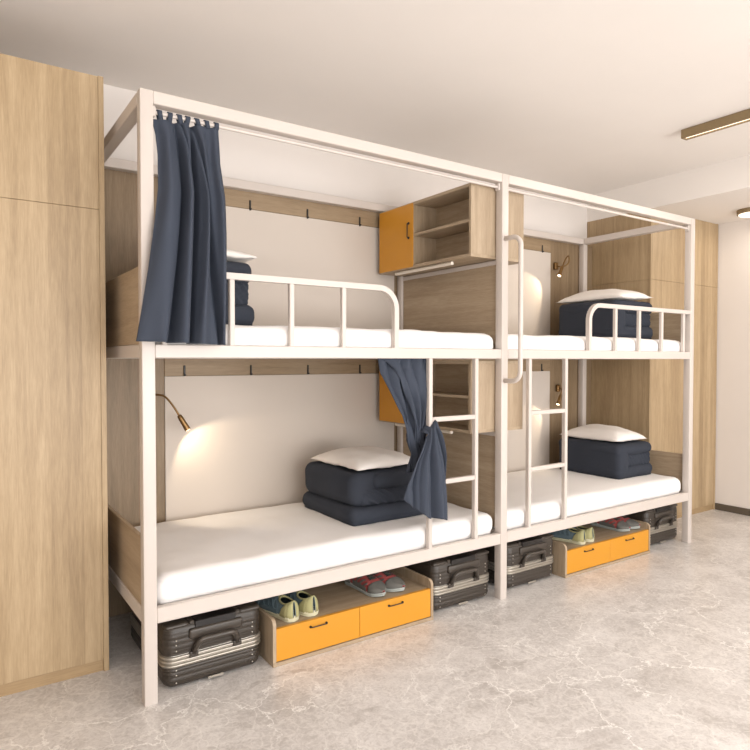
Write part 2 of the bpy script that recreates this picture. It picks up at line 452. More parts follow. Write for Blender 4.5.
# ------------------------------------------------------------------ double sided cabinets
def cabinet(z0, label):
    x0, x1, y0, y1, h, t = 1.771, 2.190, .056, .944, .405, .018
    c = empty('wall_cabinet', (L+.025, .5, z0), label, 'cabinet', 'open shelf cabinets with amber doors')
    z1 = z0+h; ym = .582; xm = 1.96
    local(c, 'top_panel', B(x0, x1, y0, y1, z1-t, z1, bev=.001), GREY_Y)
    local(c, 'bottom_panel', B(x0, x1, y0, y1, z0, z0+t, bev=.001), GREY_Y)
    local(c, 'end_panel', B(x0, x1, y0, y0+t, z0+t, z1-t, bev=.001), GREY_V)
    local(c, 'end_panel', B(x0, x1, y1-t, y1, z0+t, z1-t, bev=.001), GREY_V)
    local(c, 'back_panel', B(xm-.006, xm+.006, y0+t, y1-t, z0+t, z1-t), GREY_Y)
    local(c, 'divider', B(x0+.002, x1-.002, ym-t/2, ym+t/2, z0+t, z1-t), GREY_V)
    local(c, 'shelf', B(x0+.004, xm-.006, y0+t, ym-t/2, z0+h/2-.008, z0+h/2+.008, bev=.001), GREY_Y)
    local(c, 'shelf', B(xm+.006, x1-.004, y0+t, ym-t/2, z0+h/2-.008, z0+h/2+.008, bev=.001), GREY_Y)
    for (xa, xb, s) in ((x0-.002, x0+.014, -1), (x1-.014, x1+.002, 1)):
        d = local(c, 'door', B(xa, xb, ym-.006, y1-.004, z0+.006, z1-.004, bev=.0015), YELLOW, label='amber yellow door')
        X = xa if s < 0 else xb
        yh = .618; zh = z0+.235
        bm = T(fillet([(X, yh, zh-.045), (X+s*.013, yh, zh-.045), (X+s*.013, yh, zh+.045), (X, yh, zh+.045)], .008, 4), .0034, n=8)
        for zz in (zh-.045, zh+.045): cyl(bm, (X, yh, zz), (X+s*.005, yh, zz), .008)
        bm.transform(Matrix.Translation(-c.location)); hd = obj('handle', bm, BLACKM, d, True)
    tb = T([(1.805, .25, z0-.011), (1.805, .80, z0-.011)], .011, n=12)
    local(c, 'light_tube', tb, TUBE, smooth='auto')
    return c
cabinet(1.935, 'upper wooden shelf cabinet with amber door above the top bunk')
cabinet(.953, 'lower wooden shelf cabinet with amber door, half behind the tied curtain')

# ------------------------------------------------------------------ mattresses
def mattress(x0, x1, z0, z1, label, seed):
    bm = RB(x0, x1, .034, W-.034, z0, z1, .055, n=(90, 30, 10), rx=.06, rz=.05, puff=.008, wr=.006, wscale=5, seed=seed)
    o = obj('mattress', bm, LINEN, None, True, origin=((x0+x1)/2, .5, z0))
    tag(o, label, 'mattress', 'white mattresses on the bunks')
mattress(.051, L-.001, .362, .486, 'white mattress of the lower left bunk, under the tied curtain', 1)
mattress(L+w+.001, 2*L-.001, .362, .488, 'white mattress of the lower right bunk', 2)
mattress(.051, L-.001, 1.387, 1.515, 'white mattress of the upper left bunk behind the long guard rail', 3)
mattress(L+w+.001, 2*L-.001, 1.387, 1.513, 'white mattress of the upper right bunk', 4)

# ------------------------------------------------------------------ folded quilts
def folds(bm, x0, x1, y0, y1, z0, z1, seed, lean=0):
    """outer fold on the -x side, three layers showing on the -y end"""
    h = z1-z0; a = h*.36
    n = (26, 30, 12)
    rbox(bm, x0, x1-.015, y0, y1, z1-a, z1, .045, n=n, rz=.045, wr=.007, seed=seed, flat=False)
    rbox(bm, x0, x1, y0+.002, y1, z0, z0+a, .045, n=n, rz=.042, wr=.007, seed=seed+1)
    rbox(bm, x0+.003, x0+.14, y0+.004, y1-.004, z0+.004, z1-.004, .045, n=(12, 26, 14), rz=.05, wr=.006, seed=seed+2, flat=False)
    # inner roll, gathered where it is bent
    b2 = bmesh.new(); rbox(b2, x0+.05, x1-.03, y0+.016, y1-.01, z0+a*.8, z1-a*.8, .035, n=(40, 30, 10), rz=.03, wr=.004, seed=seed+3, flat=False)
    for v in b2.verts:
        if v.co.y < y0+.10:
            v.co.y += .007*math.sin((v.co.x*1.0+v.co.z*.8)*170)
            v.co.z += .003*math.sin(v.co.x*200)
    me = bpy.data.meshes.new('tmp'); b2.to_mesh(me); b2.free(); bm.from_mesh(me); bpy.data.meshes.remove(me)

def quilt(x0, x1, y0, y1, z0, z1, label, seed, two=False):
    bm = bmesh.new()
    if two:
        zs = z0+(z1-z0)*.34
        rbox(bm, x0-.006, x1+.04, y0-.004, y1, z0, zs+.004, .05, n=(30, 30, 10), rz=.046, wr=.008, seed=seed+7)
        rbox(bm, x0, x1, y0+.012, y1-.01, zs-.006, z1, .055, n=(30, 30, 16), rz=.06, wr=.008, seed=seed, flat=False)
        # front fold: upper flap and gathered inner roll
        rbox(bm, x0+.13, x1+.025, y0-.014, y0+.2, zs+.085, z1-.012, .04, n=(26, 12, 12), rz=.042, wr=.008, seed=seed+4, flat=False)
        b2 = bmesh.new(); rbox(b2, x0+.05, x1+.02, y0+.004, y0+.2, zs-.002, zs+.098, .035, n=(50, 12, 12), rz=.04, wr=.005, seed=seed+5, flat=False)
        for v in b2.verts:
            if v.co.y < y0+.06:
                f = min(1, max(0, (v.co.x-x0-.06)/.08)); v.co.y += .008*f*math.sin((v.co.x*.9+v.co.z*1.4)*130)
        me = bpy.data.meshes.new('tmp'); b2.to_mesh(me); b2.free(); bm.from_mesh(me); bpy.data.meshes.remove(me)
    else:
        folds(bm, x0, x1, y0, y1, z0, z1, seed)
    o = obj('folded_quilt', bm, NAVYQ, None, True, origin=((x0+x1)/2, (y0+y1)/2, z0))
    return tag(o, label, 'quilt', 'folded navy quilts')
ZM, ZU = .493, 1.521
quilt(1.105, 1.60, .225, .80, ZM, .764, 'navy quilt folded in two layers on the lower left bunk', 11, two=True)
quilt(3.385, 3.835, .22, .79, ZM, .745, 'folded navy quilt with rolled end on the lower right bunk', 21)
quilt(3.335, 3.825, .22, .76, ZU, 1.80, 'folded navy quilt on the upper right bunk behind the guard rail', 31)
qul = quilt(.15, .58, .22, .76, ZU, 1.815, 'folded navy quilt on the upper left bunk, half behind the curtain', 41)

# ------------------------------------------------------------------ pillows
def pillow(cx, cy, z, sx, sy, h, rz, label, seed, tilt=(0, 0)):
    bm = bmesh.new(); n = 26; g = {}
    for side in (0, 1):
        for i in range(n+1):
            for j in range(n+1):
                u = i/n*2-1; v = j/n*2-1
                edge = i in (0, n) or j in (0, n)
                if edge and side: g[(1, i, j)] = g[(0, i, j)]; continue
                k = ((1-abs(u)**2.2)*(1-abs(v)**2.2))
                t = k**.5
                # pinched sides, pointed corners
                px = u*(sx/2)*(1-.07*(1-v*v)*abs(u)**2); py = v*(sy/2)*(1-.07*(1-u*u)*abs(v)**2)
                zz = h*.78*t if side == 0 else -h*.22*t
                w_ = noise.noise(Vector((u*2.2+seed, v*2.2, side+.3)))*.012*t+noise.noise(Vector((u*6+seed, v*6, side)))*.006*(1-k)
                g[(side, i, j)] = bm.verts.new((px, py, zz+w_+tilt[0]*px+tilt[1]*py))
        for i in range(n):
            for j in range(n):
                q = [g[(side, i, j)], g[(side, i+1, j)], g[(side, i+1, j+1)], g[(side, i, j+1)]]
                bm.faces.new(q if side == 0 else q[::-1])
    o = obj('pillow', bm, PILLOW, None, True); o.location = (cx, cy, z); o.rotation_euler = (0, 0, rz)
    return tag(o, label, 'pillow', 'white pillows on the folded quilts')
pillow(1.365, .50, .784, .455, .52, .085, .04, 'white pillow on the quilt of the lower left bunk', 1)
pillow(3.60, .52, .768, .37, .54, .11, -.03, 'white pillow on the quilt of the lower right bunk', 2)
pillow(3.57, .50, 1.826, .42, .58, .10, .04, 'white pillow on the quilt of the upper right bunk', 3, tilt=(.04, 0))
pillow(.385, .50, 1.842, .42, .54, .08, .0, 'white pillow on the quilt of the upper left bunk behind the curtain', 4)

# ------------------------------------------------------------------ curtains
def interp(rows, t):
    f = t*(len(rows)-1); i = min(int(f), len(rows)-2); f -= i
    # catmull-rom like smoothing by cosine
    return [a+(b-a)*f for a, b in zip(rows[i], rows[i+1])]

def curtain_sheet(rows, nu, nv, fold, seed=0):
    """rows: (xl, zl, xr, zr, y) down the cloth; fold(u, v) -> (dx, dy)"""
    bm = bmesh.new(); g = []
    for j in range(nv+1):
        v = j/nv; xl, zl, xr, zr, y = interp(rows, v); line = []
        for i in range(nu+1):
            u = i/nu; dx, dy = fold(u, v)
            line.append(bm.verts.new((xl+(xr-xl)*u+dx, y+dy, zl+(zr-zl)*u)))
        g.append(line)
    for a, b in zip(g, g[1:]):
        for i in range(nu): bm.faces.new((a[i], a[i+1], b[i+1], b[i]))
    return bm

def ridge(x, c, wd):
    return math.exp(-((x-c)/wd)**2)

def fold1(u, v):
    # big soft folds that fan out towards the hem
    A = .014+.028*min(1, v*2.2)
    y = 0
    y += -A*1.1*ridge(u, .16+.04*v, .10)
    y += A*1.0*ridge(u, .32+.10*math.sin(v*2.4)*.6, .035+.01*v)
    y += -A*1.1*ridge(u, .45+.02*v, .07)
    y += A*1.4*ridge(u, .58-.03*v, .03)
    y += -A*.9*ridge(u, .70+.02*v, .07)
    y += A*1.1*ridge(u, .60+.30*v**.8, .03)
    y += A*1.2*ridge(u, .42+.30*v, .022)*max(0, 1-v*2.6)
    y += -A*.6*ridge(u, .93, .04)
    y += .006*math.sin(u*31+v*3)*v+.004*noise.noise(Vector((u*5, v*4, 3)))
    return .008*math.sin(u*19+v*4)*(v), y
rows1 = [(.052, 2.306, .321, 2.322, .03), (.064, 2.25, .323, 2.255, .028), (.068, 2.17, .323, 2.175, .02), (.060, 2.03, .332, 2.03, -.008),
         (.036, 1.875, .327, 1.87, -.036), (.012, 1.71, .322, 1.71, -.052), (-.012, 1.56, .320, 1.56, -.060), (-.030, 1.432, .320, 1.422, -.062)]
# even out row spacing by resampling in z
cur = empty('curtain', (.18, .03, 2.334), 'navy tab-top curtain hanging from the rod at the upper left bunk', 'curtain', 'navy bunk curtains')
bm = curtain_sheet(rows1, 110, 90, fold1)
o = local(cur, 'cloth', bm, NAVY, smooth=True)
s = o.modifiers.new('thickness', 'SOLIDIFY'); s.thickness = .003; s.offset = 0
for i, x in enumerate((.080, .122, .158, .193, .230, .270, .312)):
    bm = bmesh.new(); pts = []
    zt = 2.336; zb = 2.306+.016*(x-.057)/.264
    dx = (.006, -.004, .008, -.006, .01, .007, .0)[i]
    prof = [(.022, zb-.006)]+[(.03-.0105*math.cos(a), zt+.0105*math.sin(a)) for a in [PI*k/8 for k in range(9)]]+[(.038, zb-.006)]
    hw = .0095
    la = []; lb = []
    for k, (y, z) in enumerate(prof):
        f = dx*(1 if k in (0, len(prof)-1) else 0)
        la.append(bm.verts.new((x-hw+f, y, z))); lb.append(bm.verts.new((x+hw+f, y, z)))
    for k in range(len(prof)-1): bm.faces.new((la[k], lb[k], lb[k+1], la[k+1]))
    t_ = local(cur, 'tab', bm, NAVY, smooth=True)
    s = t_.modifiers.new('thickness', 'SOLIDIFY'); s.thickness = .0025; s.offset = 0

# tied curtain: the gathered run behind the ladder rail, and the tail brought round in front of it
cur2 = empty('curtain', (1.40, .04, 1.376), 'navy curtain tied round the ladder rail of the lower left bunk', 'curtain', 'navy bunk curtains')
rowsA = [(1.145, 1.374, 1.46, 1.374, .06), (1.152, 1.30, 1.462, 1.30, .062), (1.194, 1.232, 1.466, 1.23, .064), (1.244, 1.155, 1.462, 1.155, .066),
         (1.289, 1.08, 1.455, 1.075, .066), (1.312, 1.01, 1.450, 1.0, .064), (1.316, .95, 1.448, .94, .056), (1.335, .88, 1.45, .88, .045), (1.29, .79, 1.44, .80, .02)]
def foldA(u, v):
    A = .028*(1-.35*v)
    q = u*4.6+.5*math.sin(v*3)
    # diagonal pleats: swept towards the ladder as they fall
    y = -A*abs(math.sin(PI*q))**.7+A*.4*math.sin(2*PI*(u*2.1+v*1.3))
    y += .006*noise.noise(Vector((u*7, v*6, 1)))
    return .006*math.sin(u*25+v*9), y
bm = curtain_sheet(rowsA, 90, 60, foldA)
# second layer of swags at the top
rowsB = [(1.16, 1.372, 1.44, 1.372, .045), (1.20, 1.33, 1.45, 1.30, .03), (1.27, 1.26, 1.455, 1.21, .036), (1.33, 1.15, 1.452, 1.12, .042), (1.36, 1.03, 1.448, 1.02, .045), (1.37, .93, 1.44, .92, .04)]
def foldB(u, v):
    y = -.018*abs(math.sin(PI*(u*3.1+.3*v)))**.8*(1-.3*v)+.005*math.sin(u*20+v*14)
    return .01*math.sin(v*9+u*4), y
b2 = curtain_sheet(rowsB, 70, 50, foldB)
me = bpy.data.meshes.new('tmp'); b2.to_mesh(me); b2.free(); bm.from_mesh(me); bpy.data.meshes.remove(me)
o = local(cur2, 'cloth', bm, NAVY, smooth=True, label='gathered upper run of the curtain')
s = o.modifiers.new('thickness', 'SOLIDIFY'); s.thickness = .003; s.offset = 0
# tail
def tail_pt(u, v):
    Lp = [(1.405, .98), (1.360, .945), (1.284, .852), (1.226, .745), (1.208, .687)]
    Rp = [(1.466, 1.045), (1.478, .985), (1.497, .87), (1.511, .72), (1.512, .536)]
    a = interp(Lp, v); b = interp(Rp, v)
    x = a[0]+(b[0]-a[0])*u; z = a[1]+(b[1]-a[1])*u
    if v > .0: z -= .035*math.sin(PI*u)*v+.006*v*math.sin(u*PI*4.0+1)
    return x, z
bm = bmesh.new(); g = []; nu, nv = 80, 60
for j in range(-4, nv+1):
    v = max(0, j/nv); line = []
    for i in range(nu+1):
        u = i/nu; x, z = tail_pt(u, v)
        A = .008+.046*min(1, v*1.6)
        q = u*3.0+.25+.25*math.sin(v*3+u*2)
        y = -.014-.010*min(1, v*3)-A*abs(math.sin(PI*q))**.7-.010*min(1, v*2)*abs(math.sin(PI*q*2.3+.6))+.003*math.sin(v*11+u*7)
        if j < 0:
            f = -j/4; y = y+(.055-y)*f**.8; z += .012*math.sin(PI*f); x += .010*math.sin(PI*f)*(1 if u > .45 else -1)
        line.append(bm.verts.new((x, y, z)))
    g.append(line)
for a, b in zip(g, g[1:]):
    for i in range(nu): bm.faces.new((a[i], a[i+1], b[i+1], b[i]))
o = local(cur2, 'tail', bm, NAVY, smooth=True, label='loose tail of the curtain hanging in front of the ladder')
s = o.modifiers.new('thickness', 'SOLIDIFY'); s.thickness = .003; s.offset = 0

# ------------------------------------------------------------------ reading lamps
def spot(name, loc, target, energy, angle, blend, parent, size=.012):
    l = bpy.data.lights.new(name, 'SPOT'); l.energy = energy; l.spot_size = math.radians(angle); l.spot_blend = blend
    l.shadow_soft_size = size; l.color = (1, .83, .6)
    o = bpy.data.objects.new(name, l); C.objects.link(o)
    base = parent.location
    o.location = Vector(loc)-base; d = Vector(target)-Vector(loc)
    o.rotation_euler = d.to_track_quat('-Z', 'Y').to_euler(); o.parent = parent
def reading_lamp(mount, neck, head0, head1, aim, energy, angle, label):
    lp = empty('reading_lamp', mount, label, 'lamp', 'brass reading lamps by the boards')
    m = Vector(mount)
    local(lp, 'mount', RB(m.x-.02, m.x+.02, m.y-.024, m.y, m.z-.03, m.z+.03, .006, n=(6, 6, 6)), BRASS, smooth=True)
    # smooth neck (Catmull-Rom through the points)
    P_ = [Vector(p) for p in [tuple(m+Vector((0, -.02, 0)))]+neck+[head0]]; pts = []
    Q = [P_[0]*2-P_[1]]+P_+[P_[-1]*2-P_[-2]]
    for i in range(1, len(Q)-2):
        for k in range(8):
            t = k/8; a, b, c, d = Q[i-1], Q[i], Q[i+1], Q[i+2]
            pts.append(.5*((2*b)+(c-a)*t+(2*a-5*b+4*c-d)*t*t+(3*b-3*c+d-a)*t**3))
    pts.append(P_[-1])
    local(lp, 'gooseneck', T(pts, .0055, n=10), BRASS, smooth=True)
    a = Vector(head0); b = Vector(head1); d = (b-a).normalized()
    hd = local(lp, 'lamp_head', T([a-d*.004, a, a+d*.02, a+(b-a)*.55, b-d*.002, b], .015, n=18, radii=[.008, .012, .0145, .0145, .017, .017]), BRASS, smooth='auto')
    bm = T([b, b+d*.002], .013, n=18); bm.transform(Matrix.Translation(-lp.location)); obj('lens', bm, BULB, hd)
    spot('lamp_light', b+d*.006, aim, energy, angle, .35, lp)
    return lp
reading_lamp((.285, .998, 1.168), [(.30, .93, 1.176), (.34, .90, 1.166), (.378, .88, 1.115)], (.408, .87, 1.062), (.450, .860, .985),
             (.80, 1.0, .60), 3.4, 118, 'brass gooseneck lamp lighting the board of the lower left bunk')
reading_lamp((3.60, .998, 2.15), [(3.62, .93, 2.14), (3.655, .90, 2.17), (3.635, .885, 2.225), (3.59, .88, 2.19)], (3.548, .875, 2.13), (3.500, .868, 2.05),
             (2.85, 1.0, 1.62), 5.0, 90, 'brass lamp at the upper right bunk, glowing beside the quilt')
reading_lamp((3.64, .998, 1.125), [(3.66, .93, 1.12), (3.66, .905, 1.155), (3.62, .90, 1.16), (3.58, .89, 1.13)], (3.555, .89, 1.075), (3.515, .885, 1.0),
             (2.85, 1.0, .55), 3.6, 84, 'brass lamp at the lower right bunk, seen through the ladder')

# ------------------------------------------------------------------ shoe benches
def bench(x0, label):
    y0, y1, h, t = .006, .40, .165, .016; wd = .916; x1 = x0+wd
    b = empty('shoe_bench', (x0+wd/2, y0, 0), label, 'shoe bench', 'low drawer benches under the bunks')
    local(b, 'base', B(x0, x1, y0-.002, y1, 0, .018, bev=.001), GREY_X)
    local(b, 'top_board', B(x0+t, x1-t, y0+.012, y1, h-.014, h, bev=.001), GREY_X)
    local(b, 'back_board', B(x0+t, x1-t, y1-.012, y1, .018, h-.014), GREY_X)
    for xa in (x0, x1-t):
        bm = bmesh.new(); prof = [(y0, .018), (y1, .018), (y1, .212)]
        r = .03
        for k in range(9):
            a = PI/2*k/8; prof.append((y0+r-r*math.sin(a), .212-r+r*math.cos(a)))
        f1 = [bm.verts.new((xa, y, z)) for y, z in prof]; f2 = [bm.verts.new((xa+t, y, z)) for y, z in prof]
        bm.faces.new(f1); bm.faces.new(f2[::-1])
        for k in range(len(prof)): bm.faces.new((f1[k], f1[(k+1) % len(prof)], f2[(k+1) % len(prof)], f2[k]))
        local(b, 'side_panel', bm, GREY_V)
    mid = (x0+x1)/2
    for (a, c) in ((x0+t+.001, mid-.001), (mid+.001, x1-t-.001)):
        d = local(b, 'drawer', B(a, c, y0+.002, y0+.02, .021, h+.002, bev=.001), YELLOW, label='amber yellow drawer front')
        xm = (a+c)/2-.007; zh = .138
        bm = T(fillet([(xm-.042, y0+.002, zh), (xm-.042, y0-.011, zh), (xm+.042, y0-.011, zh), (xm+.042, y0+.002, zh)], .006, 4), .0027, n=8)
        for s_ in (-1, 1): cyl(bm, (xm+s_*.042, y0+.002, zh), (xm+s_*.042, y0-.004, zh), .0055)
        bm.transform(Matrix.Translation(-b.location)); obj('handle', bm, BLACKM, d, True)
        bx = bmesh.new(); box(bx, a+.01, c-.01, y0+.02, y1-.03, .024, h-.03)
        bx.transform(Matrix.Translation(-b.location)); obj('drawer_box', bx, GREY_X, d)
    return b
b1 = bench(.550, 'low wooden bench with two amber drawers under the left bunk')
b2 = copy_tree(b1); b2.location.x += 1.996; b2.location.y += .018
b2['label'] = 'low wooden bench with two amber drawers under the right bunk'

# ------------------------------------------------------------------ shoes
def shoe(name, label, cat, group, colours, loc, rz, mirror=1):
    """heel at y=0, toe at y=length; local z=0 is the ground"""
    sole_m, sole2_m, up_m, toe_m, heel_m, lin_m, lace_m = colours
    Ls = .30
    def wdt(s):   # half width
        return .034+.0175*math.sin(min(1, s/.72)*PI/2)**1.5 - (.050*max(0, (s-.72)/.28)**2.6)
    def cen(s): return mirror*(.010*math.sin(s*PI)-.012*s*s*.6)
    def hgt(s):
        if s < .12: return .078-.02*s
        if s < .42: return .076-.02*(s-.12)
        return .070*(1-((s-.42)/.60)**1.35)+.006
    sh = empty(name, (0, 0, 0)); tag(sh, label, cat, group)
    def outline(k, n=16):
        pts = []
        for i in range(n*2+1):
            s = i/(n*2)
            ww = wdt(s) if 0 < s < 1 else (.0 if s >= 1 else .018)
            if s < .08: ww = .031*math.sqrt(max(0, 1-((.08-s)/.08)**2))*.9+.004
            pts.append((s*Ls, (ww+k), cen(s)))
        return pts
    def slab(z0f, z1f, k, mat, nm, bulge=.002):
        bm = bmesh.new(); pts = outline(k); rings = []
        for (zf, kk) in ((z0f, -.002), (lambda s: z0f(s)*.5+z1f(s)*.5, bulge), (z1f, 0)):
            ring = [bm.verts.new((c+w_+kk, y, zf(y/Ls))) for (y, w_, c) in pts]+[bm.verts.new((c-w_-kk, y, zf(y/Ls))) for (y, w_, c) in reversed(pts)]
            rings.append(ring)
        for a, b in zip(rings, rings[1:]):
            for i in range(len(a)): bm.faces.new((a[i], a[(i+1) % len(a)], b[(i+1) % len(a)], b[i]))
        n = len(outline(k))
        for ring in (rings[0], rings[-1]):
            for i in range(n-1): bm.faces.new((ring[i], ring[i+1], ring[2*n-2-i], ring[2*n-1-i]))
        return local(sh, nm, bm, mat, smooth='auto')
    rock = lambda s: .010*max(0, (s-.72)/.28)**2+.002*max(0, (.1-s)/.1)
    slab(lambda s: rock(s), lambda s: rock(s)+.007, .001, sole2_m, 'outsole')
    slab(lambda s: rock(s)+.007, lambda s: rock(s)+.026-.008*s, .002, sole_m, 'midsole', .004)
    def shellpt(s, a, off=0):
        ww = wdt(s)
        if s < .08: ww = .031*math.sqrt(max(0.02, 1-((.08-s)/.08)**2))
        if s > .97: ww = max(.006, ww)
        hh = hgt(s); ang = a*PI/2
        nar = 1-.38*(1-abs(math.sin(ang)))*(1 if s < .5 else max(0, 1-(s-.5)/.2))
        ss = abs(math.sin(ang))**.75; cc = abs(math.cos(ang))**.62
        x = cen(s)+math.copysign(ss, ang)*(ww+off)*nar; z = rock(s)+.018+(hh+off)*cc*.92
        y = s*Ls
        if s < .1: y += .012*(cc)*(1-s/.1)*.6   # heel curve leans forward
        return (x, y, z)
    def patch(s0, s1, keep, mat, nm, off=0, ns=40, na=30, thick=.003):
        bm = bmesh.new(); g = {}
        for i in range(ns+1):
            for j in range(na+1):
                s = s0+(s1-s0)*i/ns; a = -1+2*j/na; g[i, j] = bm.verts.new(shellpt(s, a, off))
        for i in range(ns):
            for j in range(na):
                s = s0+(s1-s0)*(i+.5)/ns; a = -1+2*(j+.5)/na
                if keep(s, abs(a), a): bm.faces.new((g[i, j], g[i+1, j], g[i+1, j+1], g[i, j+1]))
        bmesh.ops.delete(bm, geom=[v for v in bm.verts if not v.link_faces], context='VERTS')
        o = local(sh, nm, bm, mat, smooth=True)
        md = o.modifiers.new('thickness', 'SOLIDIFY'); md.thickness = thick; md.offset = 0; return o
    hole = lambda s, a: a < .52*math.sqrt(max(0, 1-((s-.20)/.185)**2)) if abs(s-.20) < .185 else False
    throat = lambda s, a: .36 < s < .68 and a < .16
    patch(0.0, 1.0, lambda s, a, q: not hole(s, a) and not throat(s, a), up_m, 'upper', 0, 64, 40)
    patch(.30, .70, lambda s, a, q: a < .26 and not hole(s, a), lin_m, 'tongue', -.002, 24, 24)
    patch(.74, 1.0, lambda s, a, q: a > .0 and s > .76+.0*a, toe_m, 'toe_cap', .003, 18, 26)
    patch(.0, .30, lambda s, a, q: not hole(s, a) and s < .10+.20*max(0, (a-.35)), heel_m, 'heel_counter', .003, 24, 40)
    for sg in (-1, 1):
        patch(.30, .70, lambda s, a, q: q*sg > .42 and (a > .86 or abs(((s*9+a*2.2) % 1)-.5) < .17), toe_m, 'side_overlay', .0025, 60, 60, .002)
    # padded collar round the opening
    pts = []
    for k in range(25):
        th = 2*PI*k/24; s = .20+.185*math.cos(th); a = .52*math.sin(th); pts.append(shellpt(max(0.015, s), a, .001))
    local(sh, 'collar', T(pts, .0045, n=8), heel_m, smooth=True)
    local(sh, 'insole', RB(-.022, .022, .03, .15, .02, .03, .01, n=(6, 8, 4)), lin_m, smooth=True)
    # laces
    bm = bmesh.new()
    for k in range(5):
        s = .40+.062*k
        for (sa, sb) in ((s, s+.04), (s+.04, s)):
            pp = []
            for q in range(7):
                a = -.22+.44*q/6; pp.append(shellpt(sa+(sb-sa)*q/6, a, .004))
            sweep(bm, pp, .0022, n=6)
    local(sh, 'laces', bm, lace_m, smooth=True)
    sh.location = loc; sh.rotation_euler = (0, 0, rz)
    return sh
ZT = .1655
OL = (CREAM, CREAM, BLUE, BLUE, OLIVE, LINING, OLIVE)
RD = (LGREY, LGREY, RED, GREYS, GREYS, LINING, SOLED)
def add_shoes(dx, dy, which):
    g = 'trainers on the low benches'
    return [
     ('olive', (.672+dx, .034+dy), .14, 1), ('olive', (.772+dx, .030+dy), .10, -1)]
shA = shoe('trainer', 'olive and blue trainer heel outward, left of its pair, left bench', 'shoe', 'trainers on the low benches', OL, (.672, .036, ZT), .14, 1)
shB = shoe('trainer', 'olive and blue trainer heel outward, right of its pair, left bench', 'shoe', 'trainers on the low benches', OL, (.778, .042, ZT), .08, -1)
shC = shoe('trainer', 'coral and grey trainer toe outward, left of its pair, left bench', 'shoe', 'trainers on the low benches', RD, (1.146, .343, ZT), PI+.12, -1)
shD = shoe('trainer', 'coral and grey trainer toe outward, right of its pair, left bench', 'shoe', 'trainers on the low benches', RD, (1.265, .345, ZT), PI+.10, 1)
for s_, lab, dx in ((shA, 'olive and blue trainer heel outward, left of its pair, right bench', 2.105), (shB, 'olive and blue trainer heel outward, right of its pair, right bench', 2.095),
                (shC, 'coral and grey trainer toe outward, left of its pair, right bench', 2.105), (shD, 'coral and grey trainer toe outward, right of its pair, right bench', 2.10)):
    c_ = copy_tree(s_); c_.location.x += dx; c_.location.y += .02; c_['label'] = lab

